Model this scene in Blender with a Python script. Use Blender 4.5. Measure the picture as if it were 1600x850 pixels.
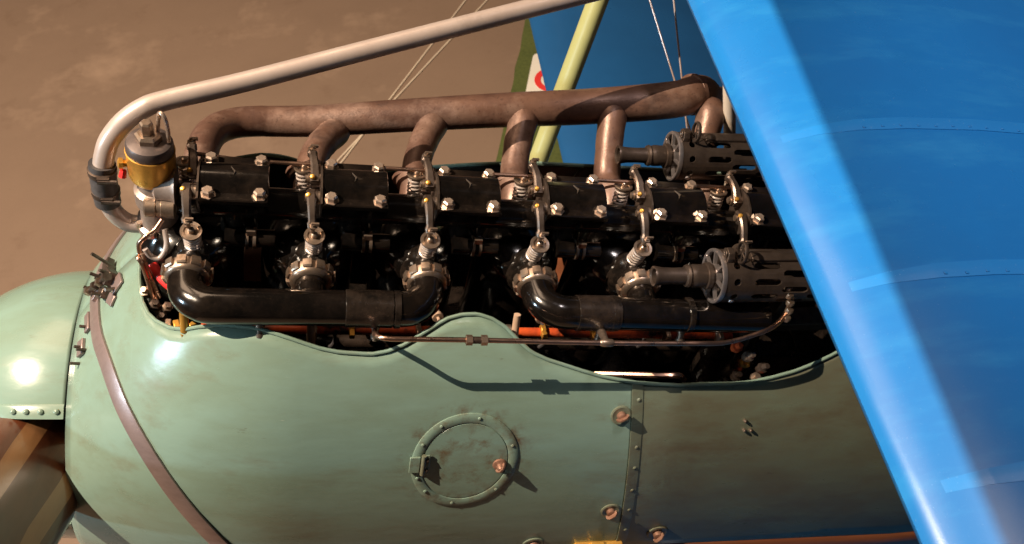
import bpy, bmesh, math, random
import numpy as np
from mathutils import Vector, Matrix
random.seed(7); rng = np.random.default_rng(7)
PI = math.pi
sc = bpy.context.scene
for o in list(bpy.data.objects): bpy.data.objects.remove(o)
col = sc.collection

# ------------------------------------------------------------------ camera, light, exposure
# airframe frame: x = aft, y = starboard, z = up, origin on the camshaft axis at the first cam cover.
# The machine stands tail down, nose raised 13 degrees, cam axis 2.2 m above the floor.
AF = Matrix.Translation((0, 0, 2.2)) @ Matrix.Rotation(math.radians(13), 4, 'Y')
def afv(p): return AF @ Vector(p)

cam = bpy.data.cameras.new('camera'); camo = bpy.data.objects.new('camera', cam); col.objects.link(camo)
cr = Vector((0.97079966, -0.12948335, 0.20194572)); cu = Vector((-0.02923746, 0.7716813, 0.63533703)); cf = Vector((0.2381033, 0.62268936, -0.74536218))
M = Matrix((cr, cu, -cf)).transposed().to_4x4(); M.translation = (0.1301, -1.0700, 1.0669)
camo.matrix_world = AF @ M
cam.sensor_width = 36; cam.sensor_fit = 'HORIZONTAL'; cam.lens = 1406 / 1600 * 36
cam.clip_start = .02; cam.clip_end = 100
cam.dof.use_dof = True; cam.dof.focus_distance = 1.45; cam.dof.aperture_fstop = 9
sc.camera = camo
sc.view_settings.view_transform = 'Standard'; sc.view_settings.look = 'None'
sc.view_settings.gamma = 1; sc.view_settings.exposure = 0.0; sc.view_settings.use_curve_mapping = False
w = bpy.data.worlds.new('World'); sc.world = w; w.use_nodes = True
w.node_tree.nodes['Background'].inputs[0].default_value = (1.0, .72, .52, 1)
w.node_tree.nodes['Background'].inputs[1].default_value = .022

def aim(o, target):
    d = Vector(target) - o.location
    o.rotation_euler = d.to_track_quat('-Z', 'Y').to_euler()
def lamp(name, kind, loc, target, energy, color, **k):
    l = bpy.data.lights.new(name, kind); l.energy = energy; l.color = color
    for a, b in k.items(): setattr(l, a, b)
    o = bpy.data.objects.new(name, l); col.objects.link(o); o.location = loc; aim(o, target)
    return o
KD = Vector((.735, .05, -.665)).normalized()            # travel of the key beam, airframe frame
KL = Vector((.35, 0, -.1)) - KD * 4.6
lamp('key_spot', 'SPOT', afv(KL), afv((-.1, .5, -.6)), 2450, (1.0, .80, .60), spot_size=math.radians(95), spot_blend=.3, shadow_soft_size=.009)
lamp('cool_spot', 'SPOT', afv((-3.8, -1.2, .2)), afv((-.05, -.05, -.38)), 300, (.60, .84, 1.0),
     spot_size=math.radians(17.5), spot_blend=.35, shadow_soft_size=.12)
lamp('hall_light', 'AREA', (-1.0, 2.0, 6.2), (-.2, 1.6, 0), 120, (1.0, .70, .47), shape='RECTANGLE', size=2.5, size_y=2.5)
lamp('wing_fill', 'SPOT', (1.75, -.25, 6.6), (1.60, -.25, 2.4), 760, (1.0, .88, .86), spot_size=math.radians(27), spot_blend=.6, shadow_soft_size=.35)  # unseen fill spot added to lift the shaded part of the upper wing

# ------------------------------------------------------------------ mesh helpers
class MB:
    def __init__(s): s.v = []; s.f = []
    def add(s, v, f):
        n = len(s.v); s.v += [tuple(map(float, p)) for p in v]; s.f += [tuple(i + n for i in q) for q in f]; return s
    def grid(s, P, cu=False, cv=False, flip=False):     # P[i][j]
        n, m = len(P), len(P[0]); v = [p for r in P for p in r]; f = []
        for i in range(n if cu else n - 1):
            for j in range(m if cv else m - 1):
                a = i * m + j; b = ((i + 1) % n) * m + j; c = ((i + 1) % n) * m + (j + 1) % m; d = i * m + (j + 1) % m
                f.append((a, d, c, b) if flip else (a, b, c, d))
        return s.add(v, f)
    def box(s, c, size, R=None):
        x, y, z = [q / 2 for q in size]; c = Vector(c)
        vs = [Vector((i * x, j * y, k * z)) for i in (-1, 1) for j in (-1, 1) for k in (-1, 1)]
        if R is not None: vs = [R @ p for p in vs]
        vs = [c + p for p in vs]
        return s.add(vs, [(0, 1, 3, 2), (4, 6, 7, 5), (0, 4, 5, 1), (2, 3, 7, 6), (0, 2, 6, 4), (1, 5, 7, 3)])
    def tube(s, pts, r, n=14, caps=True, sx=1.0):       # round tube through points
        pts = [Vector(p) for p in pts]; m = len(pts)
        rr = r if hasattr(r, '__len__') else [r] * m
        T = []
        for i in range(m):
            a = pts[max(i - 1, 0)]; b = pts[min(i + 1, m - 1)]; T.append((b - a).normalized())
        ref = Vector((0, 0, 1)) if abs(T[0].z) < .9 else Vector((1, 0, 0))
        N = (ref - T[0] * ref.dot(T[0])).normalized(); rows = []
        for i in range(m):
            N = (N - T[i] * N.dot(T[i])).normalized(); B = T[i].cross(N)
            rows.append([pts[i] + (N * math.cos(2 * PI * j / n) + B * math.sin(2 * PI * j / n) * sx) * rr[i] for j in range(n)])
        s.grid(rows, cv=True)
        if caps:
            b0 = len(s.v) - m * n
            s.f.append(tuple(b0 + j for j in range(n))); s.f.append(tuple(b0 + (m - 1) * n + j for j in reversed(range(n))))
        return s
    def lathe(s, c, axis, prof, n=24, ref=None, closed=False):          # prof: list of (distance along axis, radius)
        c = Vector(c); A = Vector(axis).normalized(); ref = Vector(ref) if ref else (Vector((0, 0, 1)) if abs(A.z) < .9 else Vector((1, 0, 0)))
        N = (ref - A * ref.dot(A)).normalized(); B = A.cross(N); rows = []
        for t, r in prof:
            rows.append([c + A * t + (N * math.cos(2 * PI * j / n) + B * math.sin(2 * PI * j / n)) * r for j in range(n)])
        s.grid(rows, cv=True, cu=closed)
        if not closed:
            b0 = len(s.v) - len(prof) * n
            s.f.append(tuple(b0 + j for j in range(n))); s.f.append(tuple(b0 + (len(prof) - 1) * n + j for j in reversed(range(n))))
        return s
    def prism(s, poly, origin, U, V, N, depth):          # polygon (u,v) in plane U,V, extruded along N
        o = Vector(origin); U = Vector(U); V = Vector(V); N = Vector(N); n = len(poly)
        v = [o + U * a + V * b for a, b in poly] + [o + U * a + V * b + N * depth for a, b in poly]
        f = [tuple(reversed(range(n))), tuple(range(n, 2 * n))] + [(i, (i + 1) % n, n + (i + 1) % n, n + i) for i in range(n)]
        return s.add(v, f)
    def mesh(s, name, base=(0, 0, 0), ang=40):
        me = bpy.data.meshes.new(name); b = Vector(base)
        me.from_pydata([Vector(p) - b for p in s.v], [], s.f); me.validate()
        bm = bmesh.new(); bm.from_mesh(me); bmesh.ops.recalc_face_normals(bm, faces=bm.faces); bm.to_mesh(me); bm.free()
        me.shade_smooth(); me.set_sharp_from_angle(angle=math.radians(ang))
        return me
def spline(pts, n=8):                                    # Catmull-Rom through points
    P = [Vector(p) for p in pts]; P = [2 * P[0] - P[1]] + P + [2 * P[-1] - P[-2]]; out = []
    for i in range(1, len(P) - 2):
        for k in range(n):
            t = k / n; a, b, c, d = P[i - 1:i + 3]
            out.append(.5 * ((2 * b) + (c - a) * t + (2 * a - 5 * b + 4 * c - d) * t * t + (3 * b - a - 3 * c + d) * t ** 3))
    return out + [P[-2]]
BASE = {}
def thing(name, label, cat, base, group=None):
    o = bpy.data.objects.new(name, None); col.objects.link(o); o.empty_display_size = .05
    o.matrix_world = AF @ Matrix.Translation(base); BASE[o.name] = Vector(base)
    o['label'] = label; o['category'] = cat
    if group: o['group'] = group
    return o
def base_of(o):
    while o.parent: o = o.parent
    return BASE[o.name]
def part(name, mb, mat, parent, bevel=0, solid=0, ang=40, label=None, subsurf=0, off=-1):
    """mesh in airframe coordinates under parent"""
    me = mb if isinstance(mb, bpy.types.Mesh) else mb.mesh(name, base_of(parent), ang)
    o = bpy.data.objects.new(name, me); col.objects.link(o); o.parent = parent
    if mat and not me.materials: me.materials.append(mat)
    if solid: m = o.modifiers.new('thick', 'SOLIDIFY'); m.thickness = solid; m.offset = off
    if solid and name in ('cowling_panel', 'fuselage_side_panel', 'fuselage_belly'): me.materials.append(INNER); m.material_offset = 1
    if bevel: m = o.modifiers.new('bev', 'BEVEL'); m.width = bevel; m.segments = 2; m.limit_method = 'ANGLE'; m.angle_limit = math.radians(35)
    if subsurf: m = o.modifiers.new('sub', 'SUBSURF'); m.levels = m.render_levels = subsurf
    if label: o['label'] = label
    return o
def clone(o, parent, loc=(0, 0, 0), R=None):
    c = o.copy(); col.objects.link(c); c.parent = parent
    c.matrix_local = Matrix.Translation(loc) @ (R.to_4x4() if R is not None else Matrix())
    return c

# ------------------------------------------------------------------ materials
def mat(name, c1, c2=None, scale=20, rough=.4, rough2=None, metal=0., bump=0., bscale=None, stretch=(1, 1, 1), lo=.4, hi=.65, coat=0., detail=6, spec=None, specks=None, wear=None, dent=0., stains=None):
    m = bpy.data.materials.new(name); m.use_nodes = True; nt = m.node_tree; p = nt.nodes['Principled BSDF']
    N = nt.nodes.new; L = nt.links.new
    tc = N('ShaderNodeTexCoord'); mp = N('ShaderNodeMapping'); mp.inputs['Scale'].default_value = stretch
    L(tc.outputs['Object'], mp.inputs[0])
    nz = N('ShaderNodeTexNoise'); nz.inputs['Scale'].default_value = scale; nz.inputs['Detail'].default_value = detail; nz.inputs['Roughness'].default_value = .62
    L(mp.outputs[0], nz.inputs['Vector'])
    mr = N('ShaderNodeMapRange'); mr.inputs[1].default_value = lo; mr.inputs[2].default_value = hi; L(nz.outputs[0], mr.inputs[0])
    mx = N('ShaderNodeMix'); mx.data_type = 'RGBA'; mx.inputs[6].default_value = (*c1, 1); mx.inputs[7].default_value = (*(c2 or c1), 1)
    L(mr.outputs[0], mx.inputs[0]); out = mx.outputs[2]
    def layer(out, colr, scale_, lo_, hi_, stretch_=None):
        n2 = N('ShaderNodeTexNoise'); n2.inputs['Scale'].default_value = scale_; n2.inputs['Detail'].default_value = 5; n2.inputs['Roughness'].default_value = .7
        if stretch_:
            m2 = N('ShaderNodeMapping'); m2.inputs['Scale'].default_value = stretch_; m2.inputs['Location'].default_value = (3.1, 1.7, .4); L(tc.outputs['Object'], m2.inputs[0]); L(m2.outputs[0], n2.inputs['Vector'])
        else: L(tc.outputs['Object'], n2.inputs['Vector'])
        r2 = N('ShaderNodeMapRange'); r2.inputs[1].default_value = lo_; r2.inputs[2].default_value = hi_; L(n2.outputs[0], r2.inputs[0])
        x2 = N('ShaderNodeMix'); x2.data_type = 'RGBA'; L(r2.outputs[0], x2.inputs[0]); L(out, x2.inputs[6]); x2.inputs[7].default_value = (*colr, 1)
        return x2.outputs[2]
    for a in (wear or []): out = layer(out, *a)
    for a in (specks or []): out = layer(out, *a)
    for (ctr, rad, wid, colr) in (stains or []):          # rust and grime gathered round a fitting: ring of radius rad
        vd = N('ShaderNodeVectorMath'); vd.operation = 'DISTANCE'; L(tc.outputs['Object'], vd.inputs[0]); vd.inputs[1].default_value = ctr
        sb = N('ShaderNodeMath'); sb.operation = 'SUBTRACT'; L(vd.outputs['Value'], sb.inputs[0]); sb.inputs[1].default_value = rad
        ab = N('ShaderNodeMath'); ab.operation = 'ABSOLUTE'; L(sb.outputs[0], ab.inputs[0])
        r3 = N('ShaderNodeMapRange'); r3.inputs[1].default_value = 0; r3.inputs[2].default_value = wid; r3.inputs[3].default_value = 1; r3.inputs[4].default_value = 0; L(ab.outputs[0], r3.inputs[0])
        n3 = N('ShaderNodeTexNoise'); n3.inputs['Scale'].default_value = 38; n3.inputs['Detail'].default_value = 6; n3.inputs['Roughness'].default_value = .7; L(tc.outputs['Object'], n3.inputs['Vector'])
        r4 = N('ShaderNodeMapRange'); r4.inputs[1].default_value = .46; r4.inputs[2].default_value = .70; L(n3.outputs[0], r4.inputs[0])
        ml = N('ShaderNodeMath'); ml.operation = 'MULTIPLY'; L(r3.outputs[0], ml.inputs[0]); L(r4.outputs[0], ml.inputs[1])
        x3 = N('ShaderNodeMix'); x3.data_type = 'RGBA'; L(ml.outputs[0], x3.inputs[0]); L(out, x3.inputs[6]); x3.inputs[7].default_value = (*colr, 1); out = x3.outputs[2]
    L(out, p.inputs['Base Color'])
    p.inputs['Metallic'].default_value = metal
    if rough2 is not None:
        r = N('ShaderNodeMapRange'); r.inputs[1].default_value = .35; r.inputs[2].default_value = .7; r.inputs[3].default_value = rough; r.inputs[4].default_value = rough2
        L(nz.outputs[0], r.inputs[0]); L(r.outputs[0], p.inputs['Roughness'])
    else: p.inputs['Roughness'].default_value = rough
    if coat: p.inputs['Coat Weight'].default_value = coat; p.inputs['Coat Roughness'].default_value = .12
    if spec is not None: p.inputs['Specular IOR Level'].default_value = spec
    if bump:
        nb = N('ShaderNodeTexNoise'); nb.inputs['Scale'].default_value = bscale or scale * 4; nb.inputs['Detail'].default_value = 4; L(mp.outputs[0], nb.inputs['Vector'])
        b = N('ShaderNodeBump'); b.inputs['Strength'].default_value = bump; b.inputs['Distance'].default_value = .002; L(nb.outputs[0], b.inputs['Height']); L(b.outputs[0], p.inputs['Normal'])
        if dent:
            nd_ = N('ShaderNodeTexNoise'); nd_.inputs['Scale'].default_value = 9; nd_.inputs['Detail'].default_value = 2; L(mp.outputs[0], nd_.inputs['Vector'])
            b2 = N('ShaderNodeBump'); b2.inputs['Strength'].default_value = dent; b2.inputs['Distance'].default_value = .01; L(nd_.outputs[0], b2.inputs['Height']); L(b2.outputs[0], b.inputs['Normal'])
    return m
GREEN = mat('green_paint', (.172, .258, .216), (.155, .222, .174), 5, .18, .31, bump=.04, bscale=160, stretch=(1, 3, 3),
            wear=[((.138, .138, .092), 4.5, .54, .90, (1, 3.2, 3.2)), ((.085, .070, .040), 24, .68, .80, (.4, 2, 2)), ((.30, .34, .28), 60, .72, .80, (.25, 2.5, 2.5))], specks=[((.42, .42, .36), 420, .70, .77)], coat=.12, dent=.07, stains=[((-.467, -.34, .778), .098, .030, (.10, .055, .026)), ((-.467, -.34, .778), .045, .05, (.115, .085, .048)), ((-.40, -.342, .771), .0, .035, (.10, .045, .02)), ((-.198, -.302, .862), .0, .040, (.10, .06, .03)), ((-.169, -.38, .644), .0, .055, (.09, .055, .028)), ((-.299, -.395, .540), .0, .05, (.09, .055, .028))])
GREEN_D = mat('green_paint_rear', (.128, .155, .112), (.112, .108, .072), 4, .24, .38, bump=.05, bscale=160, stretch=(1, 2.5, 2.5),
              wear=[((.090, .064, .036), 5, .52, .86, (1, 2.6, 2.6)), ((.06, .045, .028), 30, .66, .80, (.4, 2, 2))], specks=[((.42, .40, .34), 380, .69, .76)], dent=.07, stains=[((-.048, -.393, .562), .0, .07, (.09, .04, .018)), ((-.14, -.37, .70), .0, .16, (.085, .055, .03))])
BLACK = mat('black_enamel', (.0028, .0024, .0022), (.006, .0042, .0034), 30, .10, .24, bump=.03, bscale=200, wear=[((.016, .011, .008), 9, .50, .80, None)], specks=[((.10, .072, .052), 420, .66, .76), ((.07, .05, .036), 900, .64, .74)], coat=.3)
BLACKD = mat('black_dusty_enamel', (.004, .0034, .003), (.014, .0095, .007), 26, .18, .4, bump=.06, bscale=180, wear=[((.035, .024, .018), 8, .50, .80, None)], specks=[((.14, .10, .075), 450, .64, .76)], coat=.1)
EXH = mat('rusted_exhaust_steel', (.150, .082, .058), (.085, .043, .031), 12, .36, .52, metal=.35, bump=.22, bscale=240, wear=[((.29, .195, .155), 7, .50, .78, None), ((.06, .036, .030), 10, .54, .76, (1, 2, 2))], specks=[((.045, .022, .016), 140, .58, .72), ((.34, .24, .19), 300, .68, .78)])
STEEL = mat('bright_steel', (.74, .58, .47), (.50, .37, .29), 60, .22, .38, metal=.82, bump=.05, bscale=300)
STEELD = mat('oily_steel', (.15, .115, .095), (.065, .046, .037), 50, .34, .52, metal=.8, bump=.08, bscale=300)
NUTBRZ = mat('worn_bronze_steel', (.46, .36, .29), (.25, .18, .13), 70, .28, .46, metal=.9, bump=.08, bscale=260)
BRASS = mat('aged_brass', (.78, .43, .085), (.55, .28, .05), 22, .26, .46, metal=.7, wear=[((.22, .11, .03), 16, .52, .75, None)], specks=[((.10, .055, .02), 160, .66, .76)], bump=.05, bscale=200)
COPPER = mat('copper_tube', (.62, .40, .30), (.50, .30, .22), 40, .25, .4, metal=1.)
GUN = mat('gun_metal', (.105, .079, .064), (.06, .044, .036), 40, .34, .5, metal=.75, bump=.08, bscale=280, wear=[((.30, .25, .22), 60, .66, .85, None)])
GUNL = mat('worn_gun_edge', (.52, .48, .48), (.34, .30, .30), 60, .3, .45, metal=.9, bump=.06, bscale=280)
SILVER = mat('aluminium_painted_pipe', (.46, .385, .35), (.38, .31, .28), 14, .30, .46, metal=.35, wear=[((.30, .24, .21), 10, .54, .78, None)], specks=[((.22, .17, .15), 220, .66, .76)], bump=.06, bscale=120)
ALLOY = mat('cast_aluminium', (.42, .34, .30), (.26, .20, .17), 40, .36, .5, metal=.7, bump=.12, bscale=220)
RUBBER = mat('black_rubber', (.035, .032, .034), (.06, .055, .056), 40, .5, .65, bump=.1)
STRAPM = mat('strap_metal', (.31, .235, .225), (.25, .185, .175), 18, .34, .44, metal=.6, bump=.04, bscale=240, stretch=(1, 4, 4))
ORANGE = mat('orange_paint', (.55, .085, .020), (.36, .050, .014), 30, .35, .5, wear=[((.03, .012, .008), 14, .50, .62, None)])
RED = mat('red_paint', (.62, .03, .025), (.5, .02, .02), 30, .35)
BLUE = mat('blue_doped_fabric', (.010, .142, .425), (.008, .128, .395), 3, .24, .36, bump=.05, bscale=700, wear=[((.020, .19, .47), 6, .50, .80, (.5, 2, 1)), ((.008, .125, .38), 2.2, .52, .75, None)], specks=[((.16, .36, .60), 330, .69, .75), ((.10, .29, .56), 200, .68, .76, (.6, 2, 1)), ((.34, .48, .64), 620, .67, .73)])
BLUE2 = mat('blue_fabric_tape', (.012, .172, .485), (.010, .155, .45), 8, .32, .42, bump=.08, bscale=700, specks=[((.22, .42, .64), 240, .64, .76)])
BLUEL = mat('blue_fabric_shaded', (.014, .085, .235), (.012, .075, .21), 3, .26, .36, bump=.05, bscale=700)  # darker copy of the wing blue, shade of the lower wing put into colour
STRUT = mat('pale_green_strut_paint', (.34, .345, .155), (.29, .30, .13), 8, .32, .42, bump=.04, bscale=200)
PEACH = mat('cream_pipe_paint', (.66, .56, .44), (.6, .5, .4), 8, .3)
WOODL = mat('light_lamination', (.30, .145, .062), (.23, .105, .042), 14, .28, .36, stretch=(3, .4, .4), bump=.06, bscale=90, coat=.5)
WOODD = mat('dark_lamination', (.125, .036, .014), (.08, .022, .009), 14, .28, .36, stretch=(3, .4, .4), bump=.06, bscale=90, coat=.5)
PLY = mat('varnished_plywood', (.20, .07, .032), (.14, .048, .022), 9, .3, .4, stretch=(.4, 3, 3), coat=.3)
WIRE = mat('bracing_wire_steel', (.55, .44, .40), (.45, .35, .31), 30, .35, metal=.6)
CLAY = mat('tan_ceramic', (.42, .30, .22), (.34, .23, .16), 40, .4)
FLOOR = mat('hall_concrete', (.228, .158, .114), (.188, .127, .090), 1.3, .55, .7, bump=.08, bscale=60, lo=.3, hi=.7, wear=[((.315, .222, .160), 1.1, .54, .72, None), ((.16, .103, .070), 3.2, .58, .8, None)], specks=[((.10, .07, .05), 95, .60, .78), ((.34, .25, .19), 240, .64, .76), ((.08, .055, .04), 420, .64, .76)])
CARPET = mat('green_carpet', (.085, .105, .025), (.06, .08, .018), 60, .95, bump=.6, bscale=400)
INNER = mat('inner_bay_shade', (.014, .013, .011), (.02, .017, .014), 12, .5)  # near-black inner skin faces: shade of the engine bay put into colour
RUSTY = mat('rusty_fastener', (.30, .17, .12), (.16, .075, .045), 60, .4, .6, metal=.5, bump=.1, bscale=260)
SPRINGM = mat('spring_steel', (.74, .65, .60), (.58, .48, .43), 80, .26, .4, metal=.55)
STARM = mat('star_enamel_lit', (.05, .038, .03), (.10, .078, .06), 60, .25, .4, metal=.3)  # lighter than the covers: lit edges of the star put into colour
CAPM = mat('dark_cap_metal', (.13, .105, .10), (.085, .066, .062), 40, .38, .5, metal=.6, bump=.06, bscale=220)
WHITE = mat('white_board', (.80, .77, .70), (.76, .72, .64), 6, .45)
SIGNR = mat('red_print', (.75, .05, .045), (.72, .04, .04), 10, .45)
SIGNK = mat('black_print', (.02, .02, .02), (.03, .03, .03), 10, .45)

# ------------------------------------------------------------------ setting: floor and carpet
def wobj(name, mb, m, kind=None, label=None, cat=None, parent=None, bevel=0):
    me = mb.mesh(name, base_of(parent) if parent else (0, 0, 0)); o = bpy.data.objects.new(name, me); col.objects.link(o); me.materials.append(m); o.parent = parent
    if kind: o['kind'] = kind
    if label: o['label'] = label
    if cat: o['category'] = cat
    if bevel: b = o.modifiers.new('bev', 'BEVEL'); b.width = bevel; b.segments = 2
    return o
wobj('floor', MB().grid([[(x, y, 0) for y in np.linspace(-14, 16, 9)] for x in np.linspace(-14, 16, 9)]), FLOOR, 'structure', 'brown concrete hall floor below the aeroplane', 'floor')
# carpet strip: its forward edge runs from (0.3,1.0) to (1.3,4.7)
d = Vector((.316, 1.149, 0)).normalized(); n = Vector((d.y, -d.x, 0)); p0 = Vector((.646, 2.229, 0)) - d * 2.2
cm = MB(); rows = []
for i in range(61):
    e = p0 + d * (i * .14); rows.append([e + n * (k + (.006 * random.uniform(-1, 1) if k == 0 else 0)) + Vector((0, 0, z)) for k, z in ((0, .001), (.004, .007), (1.7, .007), (1.704, .001))])
cm.grid(rows)
wobj('carpet', cm, CARPET, 'structure', 'strip of short green carpet laid on the brown floor', 'carpet')
# sign board on the carpet, mostly behind the lower wing
sg = bpy.data.objects.new('sign_board', None); col.objects.link(sg); BASE['sign_board'] = Vector((1.06, 2.78, .0075)); sg.location = BASE['sign_board']
sg['label'] = 'white sign board with a red ring lying on the green carpet'; sg['category'] = 'sign'
sd = Vector((.28, 1.0, 0)).normalized(); sn = Vector((sd.y, -sd.x, 0)); so = Vector((1.095, 2.785, .0075))
poly = []
for cx, cy, a0 in ((.17, .17, 0), (-.17, .17, 90), (-.17, -.17, 180), (.17, -.17, 270)):
    for k in range(5): a = math.radians(a0 + k * 22.5); poly.append((cx + .03 * math.cos(a), cy + .03 * math.sin(a)))
part_s = MB().prism(poly, so, sn, sd, Vector((0, 0, 1)), .012); wobj('board', part_s, WHITE, parent=sg)
rc = so + Vector((0, 0, .0125)) - sn * .062 - sd * .02
ring = MB(); R1, R2 = .105, .070
ring.grid([[rc + (sn * math.cos(a) + sd * math.sin(a)) * r + Vector((0, 0, z)) for r, z in ((R1, 0), (R1, .002), (R2, .002), (R2, 0))] for a in np.linspace(0, 2 * PI, 49)[:-1]], cu=True, cv=True)
wobj('red_ring', ring, SIGNR, parent=sg)
wobj('black_emblem', MB().lathe(rc, (0, 0, 1), [(0, .036), (.002, .036)], 24), SIGNK, parent=sg)
# two thin cords on the floor
for (a, b, lab) in (((.68, 3.71), (-.16, 2.285), 'thin tan cord lying straight across the brown floor, the brighter of the two'), ((.60, 3.385), (-.12, 2.39), 'thin dull cord lying beside the brighter cord on the brown floor')):
    dv = Vector((b[0] - a[0], b[1] - a[1], 0)).normalized(); r = .005 if 'brighter' in lab else .003
    pts = [Vector((a[0], a[1], r)) + dv * t for t in np.linspace(-1.0, (Vector(b) - Vector(a)).length + .3, 20)]
    wobj('cord', MB().tube(pts, r, 8), PEACH if 'brighter' in lab else CLAY, label=lab, cat='cord')

# unseen girder added to block the key beam from the after upper wing
g1 = afv(KL + (Vector((.912, .15, .335)) - KL) * .55); g2 = afv(KL + (Vector((.850, -.64, .335)) - KL) * .55); gd = (g1 - g2).normalized()
gu = Vector((0, 0, 1)); gu = (gu - gd * gu.dot(gd)).normalized(); gn = gd.cross(gu)
gm_ = MB(); go = g1 - gd * 5
for a, b, c, e in ((-.014, .014, 0, .02), (-.006, .006, .02, .50), (-.05, .05, .50, .515)):
    gm_.prism([(a, c), (b, c), (b, e), (a, e)], go, gn, gu, gd, 10)
wobj('shade_girder', gm_, mat('girder_paint', (.2, .19, .18), (.16, .15, .14), 8, .5), 'structure', 'unseen grey girder added to shade the upper wing', 'girder')

# ------------------------------------------------------------------ fuselage surface
XF = -.25
def sec(X):
    t = min(max((X - XF) / .40, 0), 1); s = 1 - (1 - t) ** 2
    k = 1 - max(0, X - 1.5) * .22
    return (.291 + .109 * s) * k, -.675 + .015 * s, (.291 + .349 * s) * k, (.291 + .129 * s) * k
def S(X, th, off=0.):
    a, zc, bt, bb = sec(X); c, s = math.cos(th), math.sin(th); b = bt if c > 0 else bb
    n = Vector((0, -s / a, c / b)).normalized()
    # forward tilt of the normal on the nose
    e = .004; a2, z2, bt2, bb2 = sec(X + e); b2 = bt2 if c > 0 else bb2
    tx = Vector((e, -(a2 - a) * s, (z2 - zc) + (b2 - b) * c)).normalized(); ty = Vector((0, -a * c, -b * s)).normalized()
    n2 = tx.cross(ty); n2 = n2 if n2.dot(n) > 0 else -n2
    return Vector((X, -a * s, zc + b * c)) + n2.normalized() * off
def Sn(X, th): return (S(X, th, .01) - S(X, th, 0)).normalized()
def th_at(X, z):
    a, zc, bt, bb = sec(X); return math.acos(max(-1, min(1, (z - zc) / (bt if z > zc else bb))))
LIP = [(-.122, 0), (-.120, .08), (-.116, .18), (-.107, .298), (-.095, .37), (-.079, .425), (-.055, .475), (-.031, .50), (-.01, .505), (.03, .52), (.079, .546), (.115, .575), (.148, .60), (.178, .62), (.208, .632), (.259, .638), (.285, .628), (.31, .607), (.331, .58), (.351, .553), (.367, .53), (.382, .512), (.405, .498), (.43, .495), (.455, .51), (.479, .539), (.502, .585), (.526, .626), (.555, .652), (.585, .67), (.62, .692), (.656, .711), (.714, .732),
       (.753, .738), (.80, .742), (.851, .738), (.90, .737), (.938, .731), (.98, .714), (1.024, .691), (1.064, .66), (1.104, .622), (1.15, .55), (1.19, .44), (1.215, .3), (1.228, .15), (1.232, 0)]
lx = [p[0] for p in LIP]; lt = [p[1] for p in LIP]
def lip(X): return float(np.interp(X, lx, lt))
def liplo(X):                                            # starboard lip, without the tongue
    return min(lip(X) * (1 + max(0, (X + .1) / .15) * .35), 10) if X < .05 else (float(np.interp(X, [.05, .2, .35, .6, 1.0, 1.104, 1.232], [.70, .98, .90, .68, .64, .60, 0])) if X < 1.232 else 0)
SEAM = .714
def slant(X, z): return math.exp(-((X - SEAM) / .12) ** 2) * .058 * max(0, min(1, (-.184 - z) / .37))
def skin(Xs, ta, tb, n):
    P = []
    for X in Xs:
        row = []; a, b = ta(X), tb(X)
        for j in range(n + 1):
            th = a + (b - a) * j / n; p = S(X, th); p2 = S(X + slant(X, p.z), th); row.append(p2)
        P.append(row)
    return MB().grid(P)
bi = thing('biplane', 'green nosed biplane with blue wings, seen close at its open engine bay', 'aeroplane', (.9, 0, -1.1))
Xf = sorted(set([round(x, 4) for x in lx if x <= SEAM] + list(np.round(np.linspace(XF, -.13, 9), 4)) + list(np.round(np.linspace(.59, .71, 9), 4))))
front = part('cowling_panel', skin(Xf, lip, lambda X: 2 * PI - liplo(X), 96), GREEN, bi, solid=.004, label='pale green metal nose cowling with wavy cut-out')
Xr = sorted(set([x for x in lx if x >= SEAM] + list(np.linspace(.73, .9, 9)) + list(np.linspace(1.26, 3.2, 14))))
TS = lambda X: th_at(X, -.585 * (1 - max(0, X - 1.5) * .05))
rear = part('fuselage_side_panel', skin([SEAM + .0015] + Xr[1:], lip, TS, 26), GREEN_D, bi, solid=.004, label='dirty green side panel behind the riveted seam')
part('fuselage_side_panel', skin([SEAM + .0015] + Xr[1:], lambda X: 2 * PI - TS(X), lambda X: 2 * PI - liplo(X), 26), GREEN_D, bi, solid=.004)
part('fuselage_belly', skin([SEAM + .0015] + Xr[1:], lambda X: TS(X) + .002, lambda X: 2 * PI - TS(X) - .002, 40), PLY, bi, solid=.006, label='varnished reddish brown plywood belly')
# rolled lip edges
pts = [S(X + slant(X, -.2), lip(X), .0005) for X in np.interp(np.linspace(0, len(lx) - 1, 150), range(len(lx)), lx)]
part('lip_bead', MB().tube(pts, .0032, 8), GREEN, front)
pts = [S(X, -liplo(X), .0005) for X in np.interp(np.linspace(0, len(lx) - 1, 110), range(len(lx)), lx)]
part('lip_bead', MB().tube(pts, .0032, 8), GREEN, front)
# tail end closure
part('tail_bulkhead', MB().lathe((3.2, 0, -.66), (1, 0, 0), [(0, .24), (.01, .235)], 32), PLY, bi)
# dark firewall behind the engine and floor of the bay
part('firewall', MB().prism([(-.36 * math.cos(a), .40 * math.sin(a)) for a in np.linspace(0, 2 * PI, 33)[:-1]], (1.21, 0, -.64), (0, 1, 0), (0, 0, 1), (1, 0, 0), .01), BLACKD, bi)

def dome(X, th, r, h, n=10, off=0.):
    c = S(X, th, off - .0005); N = Sn(X, th)
    return MB().lathe(c, N, [(0, r), (h * .45, r * .92), (h * .8, r * .6), (h, r * .15)], n)
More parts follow.
